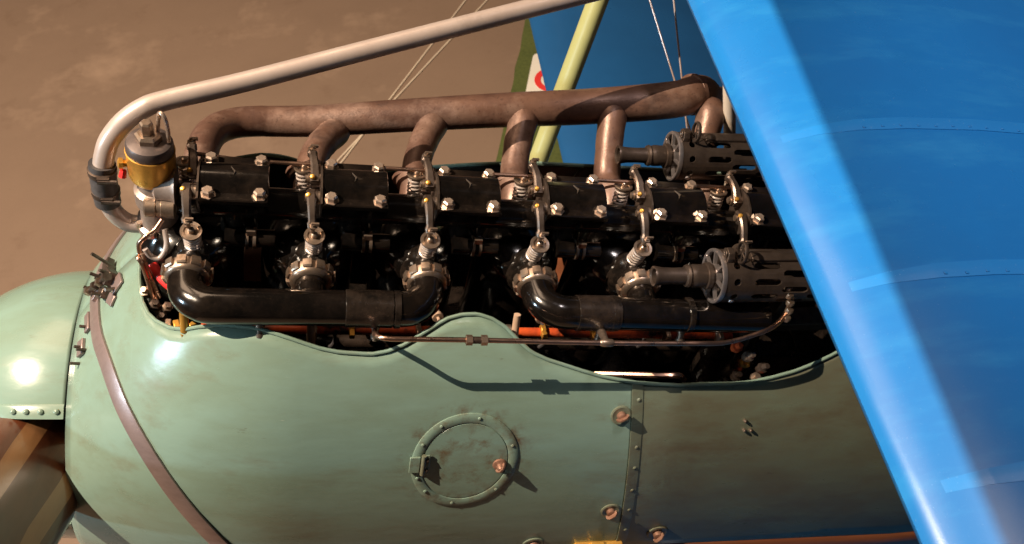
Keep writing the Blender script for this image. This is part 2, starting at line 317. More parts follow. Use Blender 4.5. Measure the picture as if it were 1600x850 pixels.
# seam strip with rivets
sp = []
for j in range(25):
    z = -.186 - j / 24 * .40; X = SEAM + slant(SEAM, z); th = th_at(X, z)
    sp.append([S(X + dx, th, of) for dx, of in ((-.001, .0002), (-.001, .0028), (.0035, .0028), (.020, .0012), (.020, .0002))])
seam = part('seam_strip', MB().grid(sp), GREEN_D, rear)
for z in (-.212, -.30, -.345, -.40, -.455, -.52):
    X = SEAM + slant(SEAM, z) + .012; part('rivet', dome(X, th_at(X, z), .0045, .003, off=.0012), GREEN_D, rear)
for X, z in ((.945, -.250), (.948, -.268), (.961, -.268)):
    th = th_at(X, z); c = S(X, th, 0); part('pin', MB().lathe(c, Sn(X, th), [(0, .0032), (.005, .003), (.0065, .0015)], 8), NUTBRZ, rear)
# turn-button fasteners
def fastener(X, z, parent, big=1., wing=0.5):
    th = th_at(X, z); N = Sn(X, th); c = S(X, th, 0)
    T = Vector((1, 0, 0)); T = (T - N * T.dot(N)).normalized(); B = N.cross(T)
    a = part('fastener', MB().lathe(c, N, [(0, .019 * big), (.0025, .019 * big), (.0035, .0165 * big), (.002, .012 * big), (.002, .004)], 24), GREEN_D, parent)
    m = MB().lathe(c + N * .002, N, [(0, .0085 * big), (.008, .0085 * big), (.010, .006 * big)], 12)
    D = (T * math.cos(wing) + B * math.sin(wing)).normalized(); E2 = N.cross(D)
    m.prism([(-.012 * big, 0), (.012 * big, 0), (.012 * big, .006), (.006 * big, .011), (-.006 * big, .011), (-.012 * big, .006)], c + N * .008 - E2 * .0015, D, N, E2, .003)
    part('turn_button', m, RUSTY, a.parent, label='rusty turn button of the cowling fastener')
fastener(.702, -.238, front); fastener(.731, -.456, front, wing=.8); fastener(.852, -.538, rear, 1.15, 1.1); fastener(.601, -.560, front, 1.15, .9)
th = th_at(.735, -.572); c = S(.735, th, .006); part('hinge_block', MB().box(c, (.10, .016, .022)), BRASS, rear, bevel=.003)
part('hinge_block', MB().box(c + Vector((-.005, -.006, .012)), (.03, .022, .012)), BRASS, rear, bevel=.003)

# round access hatch
HX, HT = .433, th_at(.433, -.325)
def H(r, a, off):
    dx = r * math.cos(a); ds = r * 1.12 * math.sin(a)
    aa, zc, bt, bb = sec(HX); k = math.hypot(aa * math.cos(HT), bt * math.sin(HT))
    return S(HX + dx, HT - ds / k, off)
A72 = np.linspace(0, 2 * PI, 73)[:-1]
hm = MB().grid([[H(r, a, o) for r, o in ((.0945, -.0005), (.0942, .0012), (.0935, .0017), (.0775, .0017), (.0768, .0012), (.0765, .0002), (.0750, -.0010))] for a in A72], cu=True)
hatch = part('access_hatch', hm, GREEN, bi, label='round access hatch ring riveted on the green cowling')
dm = MB().grid([[H(r, a, .0009 if r < .0745 else .0001) for r in (.0749, .0744, .05, .025, .0)] for a in A72], cu=True); part('hatch_door', dm, GREEN, hatch)
for a in (80, 125, 200, 222, 262, 318, 22, 345, 155):
    a = math.radians(a); p = H(.0858, a, .0014); N = Sn(HX, HT)
    part('rivet', MB().lathe(p, N, [(0, .0035), (.0018, .003), (.0028, .001)], 8), GREEN, hatch)
N = Sn(HX, HT); hc = H(.070, PI, .002); tX = Vector((1, 0, 0)); tT = N.cross(tX).normalized()
RH = Matrix((tX, tT, N)).transposed()
part('hinge', MB().box(hc + N * .002, (.014, .042, .003), RH), GREEN, hatch, bevel=.001)
part('hinge', MB().tube([hc + N * .004 - tT * .021 - tX * .004, hc + N * .004 + tT * .021 - tX * .004], .0042, 10), GREEN_D, hatch)
part('hinge_leaf', MB().box(hc + N * .0022 - tX * .0185, (.018, .034, .004), RH), GREEN, hatch, bevel=.001)
for sy in (-1, 1): part('screw', MB().lathe(hc + N * .004 + tT * sy * .011 + tX * .003, N, [(0, .003), (.002, .0025), (.003, .001)], 8), STEELD, hatch)
lc = H(.062, math.radians(-4), .002)
lm = MB().lathe(lc, N, [(0, .013), (.003, .012), (.006, .007), (.012, .006), (.015, .004)], 14)
D = (tX * .6 + tT * .8).normalized(); E2 = N.cross(D)
lm.prism([(-.011, 0), (.011, 0), (.010, .006), (.004, .012), (-.004, .012), (-.010, .006)], lc + N * .006 - E2 * .0015, D, N, E2, .003)
part('latch', lm, RUSTY, hatch, label='small rusty latch knob on the round hatch')

# nose strap with its buckle
SP = [(-.2135, .035, -.322), (-.203, -.033, -.306), (-.190, -.095, -.298), (-.170, -.148, -.297), (-.132, -.232, -.322), (-.084, -.300, -.374), (-.034, -.348, -.446), (.023, -.380, -.537), (.075, -.395, -.63), (.12, -.39, -.75)]
def thp(p): 
    a, zc, bt, bb = sec(p[0]); dz = p[2] - zc
    return math.atan2(-p[1] / a, dz / (bt if dz > 0 else bb))
path = spline([(p[0], thp(p), 0) for p in SP], 8)
def strap(path, sgn=1):
    rows = []
    for i, p in enumerate(path):
        a = path[max(i - 1, 0)]; b = path[min(i + 1, len(path) - 1)]
        pa, pb = S(a.x, a.y * sgn), S(b.x, b.y * sgn); t = (pb - pa).normalized(); c = S(p.x, p.y * sgn); N = Sn(p.x, p.y * sgn); B = t.cross(N)
        rows.append([c + B * (.0155 * k) + N * o for k, o in ((-1, .0005), (-1, .004), (-.8, .0048), (.8, .0048), (1, .004), (1, .0005))])
    return MB().grid(rows)
st = part('nose_strap', strap(path), STRAPM, bi, label='pinkish grey metal strap slanting round the green nose')
fp = [Vector((p[0] - .012, abs(thp(p)) + .0, 0)) for p in SP[1:]]
part('nose_strap', strap(spline([(-.212, .16, 0)] + [(p.x, max(p.y, .0), 0) for p in fp[1:]], 8), -1), STRAPM, bi)
def onS(X, th, o): return S(X, th, o)
def fix(X, th, size, rot, m, name='buckle', lift=.004, bev=.0015):
    N = Sn(X, th); T = Vector((1, 0, 0)); T = (T - N * T.dot(N)).normalized(); Bn = N.cross(T)
    R = Matrix((T, Bn, N)).transposed() @ Matrix.Rotation(rot, 3, 'Z')
    return part(name, MB().box(S(X, th, lift), size, R), m, st, bevel=bev)
def stud(X, th, L, r, lean=(0, 0, 0), m=None, name='pin', lift=0.):
    a = S(X, th, lift); N = Sn(X, th); d_ = (N + Vector(lean)).normalized()
    return part(name, MB().tube([a, a + d_ * L], r, 8), m or STEELD, st)
# the two buckle blocks, the draw bolt between them and its nuts and pins
fix(-.198, .02, (.030, .034, .010), .5, STRAPM, lift=.006); fix(-.170, .03, (.026, .036, .016), .7, STEELD, lift=.010)
fix(-.158, .10, (.030, .030, .005), .5, STRAPM, 'bracket', .003); fix(-.166, .17, (.020, .026, .005), .9, STRAPM, 'bracket', .003)
fix(-.176, -.06, (.020, .030, .014), .2, STEELD, lift=.010); fix(-.180, .10, (.018, .022, .012), 1.0, STEELD, lift=.008)
a_, b_ = S(-.207, .02, .018), S(-.160, .07, .020)
part('threaded_rod', MB().tube([a_, b_], .0042, 10), STEELD, st)
for t in (.1, .4, .62, .92): part('nut', MB().lathe(a_.lerp(b_, t), b_ - a_, [(0, .009), (.007, .009)], 6), NUTBRZ if t in (.1, .62) else STEELD, st, ang=25)
for X, th, L, ln in ((-.172, -.05, .050, (.1, 0, .2)), (-.184, -.01, .032, (-.4, .1, .1)), (-.165, .03, .036, (.2, -.2, .1)), (-.176, .11, .030, (-.3, -.3, 0)), (-.204, .0, .026, (-.6, .1, .3)), (-.160, .12, .026, (.2, -.5, 0))):
    stud(X, th, L, .0030, ln)
for X, th in ((-.213, .20), (-.220, .30), (-.214, .33), (-.226, .38)): stud(X, th, .016, .0028, (-.5, -.2, .2), STEELD)
fix(-.222, .30, (.022, .030, .007), .15, STRAPM, 'bracket', .003); fix(-.214, .17, (.016, .040, .006), .3, STRAPM, 'bracket', .003)

# spinner (with a cut-out for the blade) and propeller blades
SR, SL = .273, .30
def SPN(X, a, off=0.):                                    # a measured from the top towards port
    x = (XF - .006 - X); r = SR * math.sqrt(max(0, 1 - (x / SL) ** 2)) + off
    return Vector((X - off * x / SL * .6, -r * math.sin(a), -.675 + r * math.cos(a)))
BA = math.radians(62)
XA0, XA1, HW = -.2561, -.345, .42                        # cut-out: X range and half angle
def spinner_mesh():
    Xs = [-.2561, -.262, -.275, -.29, -.305, -.32, -.335, -.345, -.36, -.38, -.40, -.42, -.44, -.46, -.48, -.50, -.515, -.53, -.54, -.548, -.553, -.5558]
    As = sorted(set([round(k * 2 * PI / 90, 5) for k in range(90)] + [round(BA + s * HW + q, 5) for s in (-1, 1) for q in (0, PI)]))
    m = MB(); idx = {}
    for i, X in enumerate(Xs):
        for j, a in enumerate(As): idx[i, j] = len(m.v); m.v.append(tuple(SPN(X, a)))
    for i in range(len(Xs) - 1):
        for j in range(len(As)):
            j2 = (j + 1) % len(As); am = (As[j] + (As[j2] if j2 else 2 * PI)) / 2; xm = (Xs[i] + Xs[i + 1]) / 2
            inh = any(abs((am - b + PI) % (2 * PI) - PI) < HW for b in (BA, BA + PI)) and xm > XA1
            if not inh: m.f.append((idx[i, j], idx[i, j2], idx[i + 1, j2], idx[i + 1, j]))
    return m
spn = part('spinner', spinner_mesh(), GREEN, bi, solid=.004, label='rounded pale green propeller spinner')
for b0 in (BA, BA + PI):
    fl = MB(); path_ = [(X, -HW) for X in np.linspace(-.2565, XA1, 6)] + [(XA1, a) for a in np.linspace(-HW, HW, 14)[1:]] + [(X, HW) for X in np.linspace(XA1, -.2565, 6)[1:]]
    rows = []
    for i, (X, a) in enumerate(path_):
        ox = .026 if abs(abs(a) - HW) > .01 else 0; k = 1 if a > 0 else -1
        if i in (5, 18): o_pt = (X - .026, a + k * .095)
        elif ox: o_pt = (X - .026, a)
        else: o_pt = (X, a + k * .095)
        i_pt = (X, a)
        rows.append([SPN(i_pt[0], b0 + i_pt[1], -.002), SPN(i_pt[0], b0 + i_pt[1], .006), SPN((i_pt[0] * .2 + o_pt[0] * .8), b0 + i_pt[1] * .2 + o_pt[1] * .8, .006), SPN(o_pt[0], b0 + o_pt[1], .003), SPN(o_pt[0], b0 + o_pt[1], -.002)])
    fl.grid(rows); part('cutout_flange', fl, GREEN, spn)
    riv = [(X, s * (HW + .048)) for s in (-1, 1) for X in (-.268, -.294, -.318, -.340)] + [(XA1 - .014, a) for a in (-.3, -.1, .1, .3)]
    for X, a in riv:
        p = SPN(X, b0 + a, .0055); q = SPN(X, b0 + a, .02)
        part('rivet', MB().lathe(p, q - p, [(0, .0055), (.003, .005), (.0055, .0015)], 10), GREEN, spn)
part('back_plate', MB().lathe((-.254, 0, -.675), (1, 0, 0), [(0, .268), (.004, .268)], 48), GREEN_D, spn)
def blade(ang, parent):
    ax = Vector((0, -math.sin(ang), math.cos(ang))); tg = Vector((0, -math.cos(ang), -math.sin(ang)))   # tangent
    st_ = [(.05, .17, 38, .095), (.14, .19, 38, .095), (.22, .205, 38, .092), (.32, .21, 38, .075), (.45, .19, 40, .033), (.6, .205, 33, .026), (.8, .20, 26, .020), (1.0, .18, 21, .015), (1.2, .14, 18, .011), (1.36, .07, 16, .007)]
    bl = thing_part = bpy.data.objects.new('propeller_blade', None); col.objects.link(bl); bl.parent = parent; bl.empty_display_size = .05
    bl['label'] = 'laminated brown wooden propeller blade'
    NL = 6
    for k in range(NL):
        c0, c1 = -.5 + k / NL, -.5 + (k + 1) / NL; rows = []
        for (t, ch, tw, thk) in st_:
            o = Vector((-.303, 0, -.675)) + ax * t; tw = math.radians(tw)
            cdir = tg * math.cos(tw) + Vector((1, 0, 0)) * math.sin(tw); nd = ax.cross(cdir).normalized()
            prof = lambda c: thk * .5 * max(.10, math.sqrt(max(0, 1 - (2 * c) ** 2)))
            cs = np.linspace(c0, c1, 4); up = [o + cdir * ch * c + nd * prof(c) for c in cs]; dn = [o + cdir * ch * c - nd * prof(c) * .7 for c in reversed(cs)]
            rows.append(up + dn)
        m = MB().grid(rows, cv=True); n_ = len(rows[0]); m.f.append(tuple(range(n_))); m.f.append(tuple((len(rows) - 1) * n_ + j for j in reversed(range(n_))))
        part('lamination', m, WOODL if k in (1, 4) else WOODD, bl, ang=50)
    return bl
blade(BA - .10, bi); blade(BA + PI - .10, bi)

# ------------------------------------------------------------------ wings
def airfoil(c):                                            # chord fraction -> (top, bottom) in metres for the 1.45 m chord
    pts_t = [(0, 0), (.004, .014), (.012, .024), (.025, .036), (.05, .053), (.09, .069), (.14, .079), (.22, .086), (.32, .086), (.5, .07), (.75, .036), (1, .0)]
    pts_b = [(0, 0), (.004, -.013), (.015, -.019), (.04, -.020), (.1, -.012), (.25, .002), (.5, .006), (.8, .0), (1, -.004)]
    return float(np.interp(c, *zip(*pts_t))), float(np.interp(c, *zip(*pts_b)))
CS = [0, .002, .005, .01, .016, .024, .035, .05, .07, .09, .115, .14, .18, .22, .27, .32, .41, .5, .62, .75, .87, 1]
def wing(x0, z0, y0, y1, ch, ny, ribs, sag=.0035, dih=0., tk=1.):
    rows = []
    for y in np.linspace(y0, y1, ny):
        dr = min(abs(y - r) for r in ribs) if ribs else 0
        sg_ = sag * min(1, dr / .11)
        up = []; dn = []
        for c in CS:
            t, b = airfoil(c); kk = min(1, c / .12)
            up.append((x0 + c * ch, y, z0 + dih * abs(y) + tk * t - sg_ * kk)); dn.append((x0 + c * ch, y, z0 + dih * abs(y) + tk * b + sg_ * .5 * kk))
        rows.append(up + dn[::-1][:-1])
    m = MB().grid(rows, cv=True); n_ = len(rows[0]); m.f.append(tuple(range(n_))); m.f.append(tuple((len(rows) - 1) * n_ + j for j in reversed(range(n_))))
    return m
WX, WZ, WC = .782, .268, 1.45
ribs = [-.165 - .272 * k for k in range(10)] + [.107 + .272 * k for k in range(11)]
uw = part('upper_wing', wing(WX, WZ, -2.7, 3.0, WC, 229, ribs), BLUE, bi, label='bright blue upper wing crossing above the guns')
CT = [airfoil(c)[0] for c in CS]
def skin_top(c): return float(np.interp(c, CS, CT))         # the wing mesh as built
def ribtape(y, x0, z0, ch, parent, wid=.013, c0=.012, tk=1.):
    rows = []
    for c in sorted(set([q_ for q_ in CS if .02 < q_ < .97] + list(np.linspace(.02, .97, 30)))):
        t = skin_top(c); z = z0 + tk * t; k_ = min(1, max(0, c - .02) / .09) * .55
        rows.append([(x0 + c * ch, y + dy * (.6 + .4 * min(1, k_ * 2)), z + o) for dy, o in ((-wid, -.0018), (-wid * .92, .0012 * k_), (-wid * .2, .0026 * k_), (wid * .25, .0026 * k_), (wid * .92, .0012 * k_), (wid, -.0018))])
    return part('rib_tape', MB().grid(rows), BLUE2, parent)
for y in ribs:
    if -1.3 < y < 1.2 and abs(y - .107) > .01: ribtape(y, WX, WZ, WC, uw)
for y in (-.165, -.437, -.709):
    for k in range(16):
        X = WX + .14 + .028 * k; c = (X - WX) / WC; t = skin_top(c)
        part('stitch', MB().box((X, y - .006 + random.uniform(-.001, .001), WZ + t + .0008), (.005, .004, .0022)), BLUE2, uw, bevel=.0006)
LW = (1.0, -.905)
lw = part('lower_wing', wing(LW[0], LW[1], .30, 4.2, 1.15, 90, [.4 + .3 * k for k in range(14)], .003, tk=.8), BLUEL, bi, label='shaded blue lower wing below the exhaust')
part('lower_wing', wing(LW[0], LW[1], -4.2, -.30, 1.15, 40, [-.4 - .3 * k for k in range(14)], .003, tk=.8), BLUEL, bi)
# cabane strut, coolant return, bracing wires
def line(a, b, n=2): return [Vector(a).lerp(Vector(b), t) for t in np.linspace(0, 1, n)]
part('cabane_strut', MB().tube(line((.632, .325, -.43), (.770, .573, .283)), .0215, 20, sx=1.15), STRUT, bi, label='pale yellow green strut rising from the fuselage to the upper wing')
part('cabane_strut', MB().tube(line((1.063, .24, -.2), (.857, .24, .285)), .0125, 16), PEACH, bi, label='cream tube standing behind the guns')
for a, b in (((1.16, .36, -.42), (.757, 1.2, .265)), ((1.03, .33, -.28), (.88, .86, .27))):
    part('bracing_wire', MB().tube(line(a, b), .0021, 8), WIRE, bi)
# interplane strut and undercarriage (outside the frame, they carry the machine)
part('interplane_strut', MB().tube(line((1.25, 2.6, -.87), (.95, 2.6, .28)), .02, 12), STRUT, bi)
part('interplane_strut', MB().tube(line((1.25, 2.6, -.87), (1.6, 2.6, .30)), .02, 12), STRUT, bi)
ux = .62
for s in (-1, 1):
    wc = Vector((.05, s * .85, 0)); wc.z = -1.80
    zloc = (AF.inverted() @ Vector((*(AF @ Vector((.55, s * .85, -1.7))).xy, .38)))
    wc = zloc
    part('undercarriage_leg', MB().tube([(.45, s * .30, -.98), wc], .018, 10), STRUT, bi); part('undercarriage_leg', MB().tube([(1.05, s * .30, -1.02), wc], .018, 10), STRUT, bi)
    wl = part('wheel', MB().lathe(wc + Vector((0, s * .02, 0)), (0, s, 0), [(0, .30), (.02, .05), (.04, .05), (.06, .30)], 36), GREEN_D, bi)
    part('tyre', MB().grid([[wc + Vector((math.cos(a) * (.33 + .05 * math.cos(b)), s * .05 + .05 * math.sin(b), math.sin(a) * (.33 + .05 * math.cos(b)))) for b in np.linspace(0, 2 * PI, 11)[:-1]] for a in np.linspace(0, 2 * PI, 41)[:-1]], cu=True, cv=True), RUBBER, wl)
# ------------------------------------------------------------------ engine
PT = .19; XC = [-.033 + PT * i for i in range(6)]
en = thing('aircraft_engine', 'black six cylinder in-line engine standing in the open green nose', 'engine', (.44, 0, -.75))
EB = Vector((.44, 0, -.75))
# crankcase with mounting feet
m = MB()
prof = [(-.10, -.60), (-.145, -.52), (-.20, -.505), (-.20, -.53), (-.16, -.60), (-.14, -.75), (-.08, -.86), (.08, -.86), (.14, -.75), (.16, -.60), (.20, -.53), (.20, -.505), (.145, -.52), (.10, -.49), (-.10, -.49)]
prof = [(-.105, -.46), (-.13, -.50), (-.20, -.505), (-.20, -.53), (-.16, -.60), (-.14, -.75), (-.08, -.86), (.08, -.86), (.14, -.75), (.16, -.60), (.20, -.53), (.20, -.505), (.13, -.50), (.105, -.46)]
m.prism(prof, (-.12, 0, 0), (0, 1, 0), (0, 0, 1), (1, 0, 0), 1.18)
part('crankcase', m, BLACKD, en, bevel=.008)
part('propeller_shaft', MB().lathe((-.36, 0, -.675), (1, 0, 0), [(0, .03), (.10, .03), (.101, .07), (.16, .07), (.161, .05), (.25, .05)], 24), STEELD, en)
for X in (.05, .4, .75): # bearer rails under the feet
    part('engine_bearer', MB().box((X, 0, -.545), (.05, .70, .03)), PLY, en, bevel=.003)

# cylinders: first one built, the others share its meshes
x0 = XC[0]
def cyl_parts():
    cy = MB().lathe((x0, 0, -.492), (0, 0, 1), [(0, .070), (.02, .070), (.021, .062), (.06, .062), (.07, .076), (.10, .080), (.30, .080), (.335, .078), (.362, .070), (.380, .056), (.388, .030), (.390, .004)], 40)
    port = MB().tube(spline([(x0, -.05, -.155), (x0 + .002, -.085, -.125), (x0 + .003, -.118, -.100), (x0 + .003, -.128, -.096)], 5), [.034] * 5 + [.030] * 6 + [.027] * 5, 20)
    port.lathe((x0 + .003, -.108, -.103), (0, -1, .18), [(0, .031), (.012, .031)], 24)
    seat_n = MB().lathe((x0 + .004, -.058, -.112), (0, -.26, .97), [(-.02, .028), (.0, .026), (.012, .020), (.015, .017)], 20)
    seat_f = MB().lathe((x0 + .004, .050, -.085), (0, .26, .97), [(-.03, .030), (.0, .026), (.010, .020), (.013, .016)], 20)
    eport = MB().tube(spline([(x0, .05, -.15), (x0, .085, -.115), (x0 + .004, .115, -.10)], 5), .030, 18)
    eport.lathe((x0 + .003, .108, -.102), (0, 1, .2), [(0, .038), (.010, .038)], 20)
    plug = MB().lathe((x0 + .030, -.066, -.215), (.15, -1, .25), [(0, .011), (.022, .011), (.0221, .008), (.05, .007), (.051, .010), (.058, .010), (.0581, .003), (.066, .003)], 12)
    web = MB().prism([(-.038, 0), (.038, 0), (.030, .045), (.020, .06), (-.020, .06), (-.030, .045)], (x0 + .05, -.075, -.145), (1, 0, 0), (0, .62, .78), (0, -.78, .62), .006)
    return [('water_jacket', cy, BLACK), ('intake_port', port, BLACKD), ('valve_seat', seat_n, BLACKD), ('valve_seat', seat_f, BLACKD), ('exhaust_port', eport, EXH), ('spark_plug', plug, CLAY)]
protos = [(nm, MB.mesh(mb, nm, EB), mt) for nm, mb, mt in cyl_parts()]
for nm, me, mt in protos: me.materials.append(mt)
for i in range(6):
    cyl = None
    for k, (nm, me, mt) in enumerate(protos):
        if k == 0:
            cyl = part('cylinder', me, mt, en)
        else: o = part(nm, me, mt, cyl); continue
        cyl.location.x = PT * i
# ribs of the jackets: seam flanges between neighbours, and water connectors at the heads
def tubex(xa, xb, y, z, r, n=14): return MB().tube([(xa, y, z), (xb, y, z)], r, n)
wcm = tubex(XC[0] + .055, XC[0] + .135, -.040, -.098, .0155).mesh('water_connector', EB); wcm.materials.append(BLACK)
clm = MB()
for dx in (.088, .100): clm.lathe((XC[0] + dx, -.040, -.098), (1, 0, 0), [(0, .0165), (.0005, .0185), (.005, .0185), (.0055, .0165)], 18)
clm.box((XC[0] + .097, -.046, -.077), (.014, .008, .010)); clm = clm.mesh('hose_clamp', EB); clm.materials.append(NUTBRZ)
for i in range(5):
    o = part('water_connector', wcm, None, en); o.location.x = PT * i; part('hose_clamp', clm, None, o)
# ignition conduit along the near side and loops to the plugs
part('ignition_conduit', tubex(-.02, 1.03, -.105, -.30, .013), BLACKD, en)
for i in range(6):
    X = XC[i]; part('ignition_lead', MB().tube(spline([(X + .038, -.128, -.20), (X + .05, -.15, -.225), (X + .045, -.13, -.28), (X + .04, -.112, -.295)], 6), .0035, 8), RUBBER, en)

# camshaft housing
hs = part('camshaft_housing', MB().lathe((-.055, 0, -.055), (1, 0, 0), [(0, .020), (.004, .0265), (1.10, .0265), (1.104, .020)], 32), BLACK, en)
for i in range(6):      # pillars down to the heads
    part('housing_pillar', MB().tube([(XC[i] + .075, 0, -.04), (XC[i] + .075, 0, -.11)], [.024, .032], 14), BLACK, en)
def cover_mesh():
    rows = []
    secp = [(.028, -.052), (.044, -.014), (.050, -.010), (.050, -.003), (.0485, -.001), (.034, -.001), (.030, .003), (.022, .0115), (.012, .0155), (0, .017), (-.012, .0155), (-.022, .0115), (-.030, .003), (-.034, -.001), (-.0485, -.001), (-.050, -.003), (-.050, -.010), (-.044, -.014), (-.028, -.052)]
    for x, k in ((-.014, .0), (-.014, .93), (-.0125, 1), (.0895, 1), (.091, .93), (.091, .0)):
        rows.append([(x, y * (1 if k else .0) , (-.03 + (z + .03) * k) if k else -.03) for y, z in secp])
    return MB().grid(rows)
cvm = cover_mesh().mesh('cam_cover', EB, 35); cvm.materials.append(BLACK)
bolt_b = MB().lathe((0, 0, 0), (0, 0, 1), [(0, .0124), (.0016, .0124), (.0017, .0098), (.0100, .0098), (.0125, .0072)], 6)
boltm = bolt_b.mesh('bolt', EB, 25); boltm.materials.append(STEEL)
def star_pts(R, r):
    return [((R if k % 2 == 0 else r) * math.cos(math.radians(60 * k + 90)), (R if k % 2 == 0 else r) * math.sin(math.radians(60 * k + 90))) for k in range(6)]
sm_ = MB(); P6 = star_pts(.016, .0036)
ctr = Vector((.040, -.004, .0205)); U_ = Vector((1, 0, 0)); V_ = Vector((0, .94, .18)).normalized()
base = [ctr + U_ * b - V_ * a - Vector((0, 0, .0062)) for a, b in P6]
sm_.add([ctr] + base, [(0, 1 + k, 1 + (k + 1) % 6) for k in range(6)])
starm = sm_.mesh('star_emblem', EB, 15); starm.materials.append(STARM)
for i in range(6):
    cv = part('cam_cover', cvm, None, en); cv.location.x = PT * i
    for dx in (0, .078):
        for y in (.038, -.038):
            b = part('bolt', boltm, None, cv); b.location = (dx, y, -.001); b.location = Matrix.Translation(b.location).translation
            b.rotation_euler.z = random.uniform(0, PI / 3); b.location.z += random.uniform(-.0012, .0008)
            # rotation about the bolt's own axis: mesh is offset by the engine base
            off = Vector((0, 0, 0)) - EB; b.location += off - Matrix.Rotation(b.rotation_euler.z, 3, 'Z') @ off
    part('star_emblem', starm, None, cv)
# end brackets of the covers that carry the rocker shafts
def bracket_mesh():
    m = MB(); poly = [(.046, -.012), (.049, .001), (.036, .003), (.026, .013), (0, .0195), (-.026, .013), (-.036, .003), (-.049, .001), (-.046, -.012), (-.030, -.05), (.030, -.05)]
    m.prism(poly, (-.0175, 0, 0), (0, 1, 0), (0, 0, 1), (1, 0, 0), .003); return m
brm = bracket_mesh().mesh('rocker_bracket', EB, 30); brm.materials.append(GUN)
hubs = []
for y, z in ((.014, -.006), (-.030, -.006)):
    ghub = MB().lathe((-.018, y, z), (-1, 0, 0), [(0, .011), (.006, .011), (.0061, .0085), (.020, .0085), (.0201, .006), (.024, .006)], 16)
    hubm = ghub.mesh('rocker_shaft', EB); hubm.materials.append(NUTBRZ); hubs.append(hubm)
# rocker arms (port side drawn, starboard mirrored in y)
def arm(s):
    # s=-1 port, +1 starboard; runs from the shaft out to the valve stem
    if s < 0: P = [(-.032, -.022, -.004), (-.032, -.036, .0), (-.031, -.052, -.006), (-.030, -.066, -.017), (-.029, -.076, -.028)]
    else: P = [(-.026, .006, -.006), (-.026, .020, .002), (-.0275, .034, .009), (-.030, .048, .011), (-.032, .060, .008)]
    P = spline(P, 4); n = len(P); m = MB(); rows = []
    for i, p in enumerate(P):
        t = (P[min(i + 1, n - 1)] - P[max(i - 1, 0)]).normalized(); X = Vector((1, 0, 0)); N = X.cross(t).normalized()
        f = i / (n - 1); w_ = .0085 - .0030 * f + (.0022 if f > .85 else 0); h = .0080 - .0035 * f + (.002 if f > .85 else 0)
        rows.append([p + X * w_ * a + N * h * b for a, b in ((1, .55), (.6, 1), (-.6, 1), (-1, .55), (-1, -.55), (-.6, -1), (.6, -1), (1, -.55))])
    m.grid(rows, cv=True); m.f.append(tuple(range(8))); m.f.append(tuple((n - 1) * 8 + j for j in reversed(range(8))))
    m.lathe((-.022 if s < 0 else -.019, -.030 if s < 0 else .014, -.006), (-1, 0, 0), [(0, .0115), (.014, .0115)], 16)
    tip = P[-1]; ax = Vector((0, s * .26, .97))
    scr = MB().tube([tip - ax * .012, tip + ax * .013], .0038, 8).lathe(tip + ax * .0045, ax, [(0, .0068), (.005, .0068)], 6)
    scr.box(tip + ax * .013 + Vector((.004, 0, 0)), (.012, .0035, .005))
    oil = MB().lathe((-.036 if s < 0 else -.030, -.034 if s < 0 else .008, .003), (-.3, -.5, 1), [(0, .0042), (.0045, .0042), (.006, .003), (.0065, .001)], 10)
    return m, scr, oil
ARM = {}
for s in (-1, 1):
    a, b, c = arm(s); ma = a.mesh('rocker_arm', EB, 35); ma.materials.append(STEELD); mb_ = b.mesh('adjusting_screw', EB, 30); mb_.materials.append(NUTBRZ); mc = c.mesh('oil_cap', EB, 30); mc.materials.append(BRASS); ARM[s] = (ma, mb_, mc)
# valve springs
def spring(c, ax, L, r, wr, turns):
    c = Vector(c); A = Vector(ax).normalized(); N = (Vector((1, 0, 0)) - A * A.x).normalized(); B = A.cross(N); n = int(turns * 14)
    return MB().tube([c + A * L * (k / n) + (N * math.cos(2 * PI * k / 14) + B * math.sin(2 * PI * k / 14)) * r for k in range(n + 1)], wr, 6)
SPR = {}
for s, c, L in ((-1, (-.029, -.060, -.098), .046), (1, (-.045, .040, -.062), .040)):
    ax = Vector((0, s * .26, .97)).normalized(); top = Vector(c) + ax * L
    msp = spring(c, ax, L, .0125, .0020, 5.5).mesh('valve_spring', EB, 60); msp.materials.append(SPRINGM)
    cap = MB().lathe(top - ax * .001, ax, [(0, .0150), (.004, .0172), (.0065, .0165), (.0060, .0115), (.0035, .0105), (.0037, .0055), (.011, .0050), (.0125, .003)], 20).mesh('spring_cap', EB, 35); cap.materials.append(NUTBRZ)
    stem = MB().tube([Vector(c) - ax * .01, top], .0062, 10).lathe(Vector(c) - ax * .004, ax, [(0, .0155), (.003, .0155), (.0045, .013)], 18).mesh('valve_stem', EB); stem.materials.append(STEELD)
    SPR[s] = (msp, cap, stem)
for i in range(6):
    br = part('rocker_bracket', brm, None, en); br.location.x = PT * i; [part('rocker_shaft', h_, None, br) for h_ in hubs]
    for s in (1, -1):
        a = part('rocker_arm', ARM[s][0], None, en); a.location.x = PT * i
        part('adjusting_screw', ARM[s][1], None, a); part('oil_cap', ARM[s][2], None, a)
        v = part('valve_spring', SPR[s][0], None, en); v.location.x = PT * i + (.004 if s < 0 else .001); part('spring_cap', SPR[s][1], None, v); part('valve_stem', SPR[s][2], None, v)
# thin oil line behind the covers
part('oil_line', MB().tube(spline([(-.03, .055, -.004), (.07, .054, -.012), (.3, .054, -.012), (.6, .054, -.012), (1.05, .054, -.012)], 6), .0036, 8), COPPER, en)

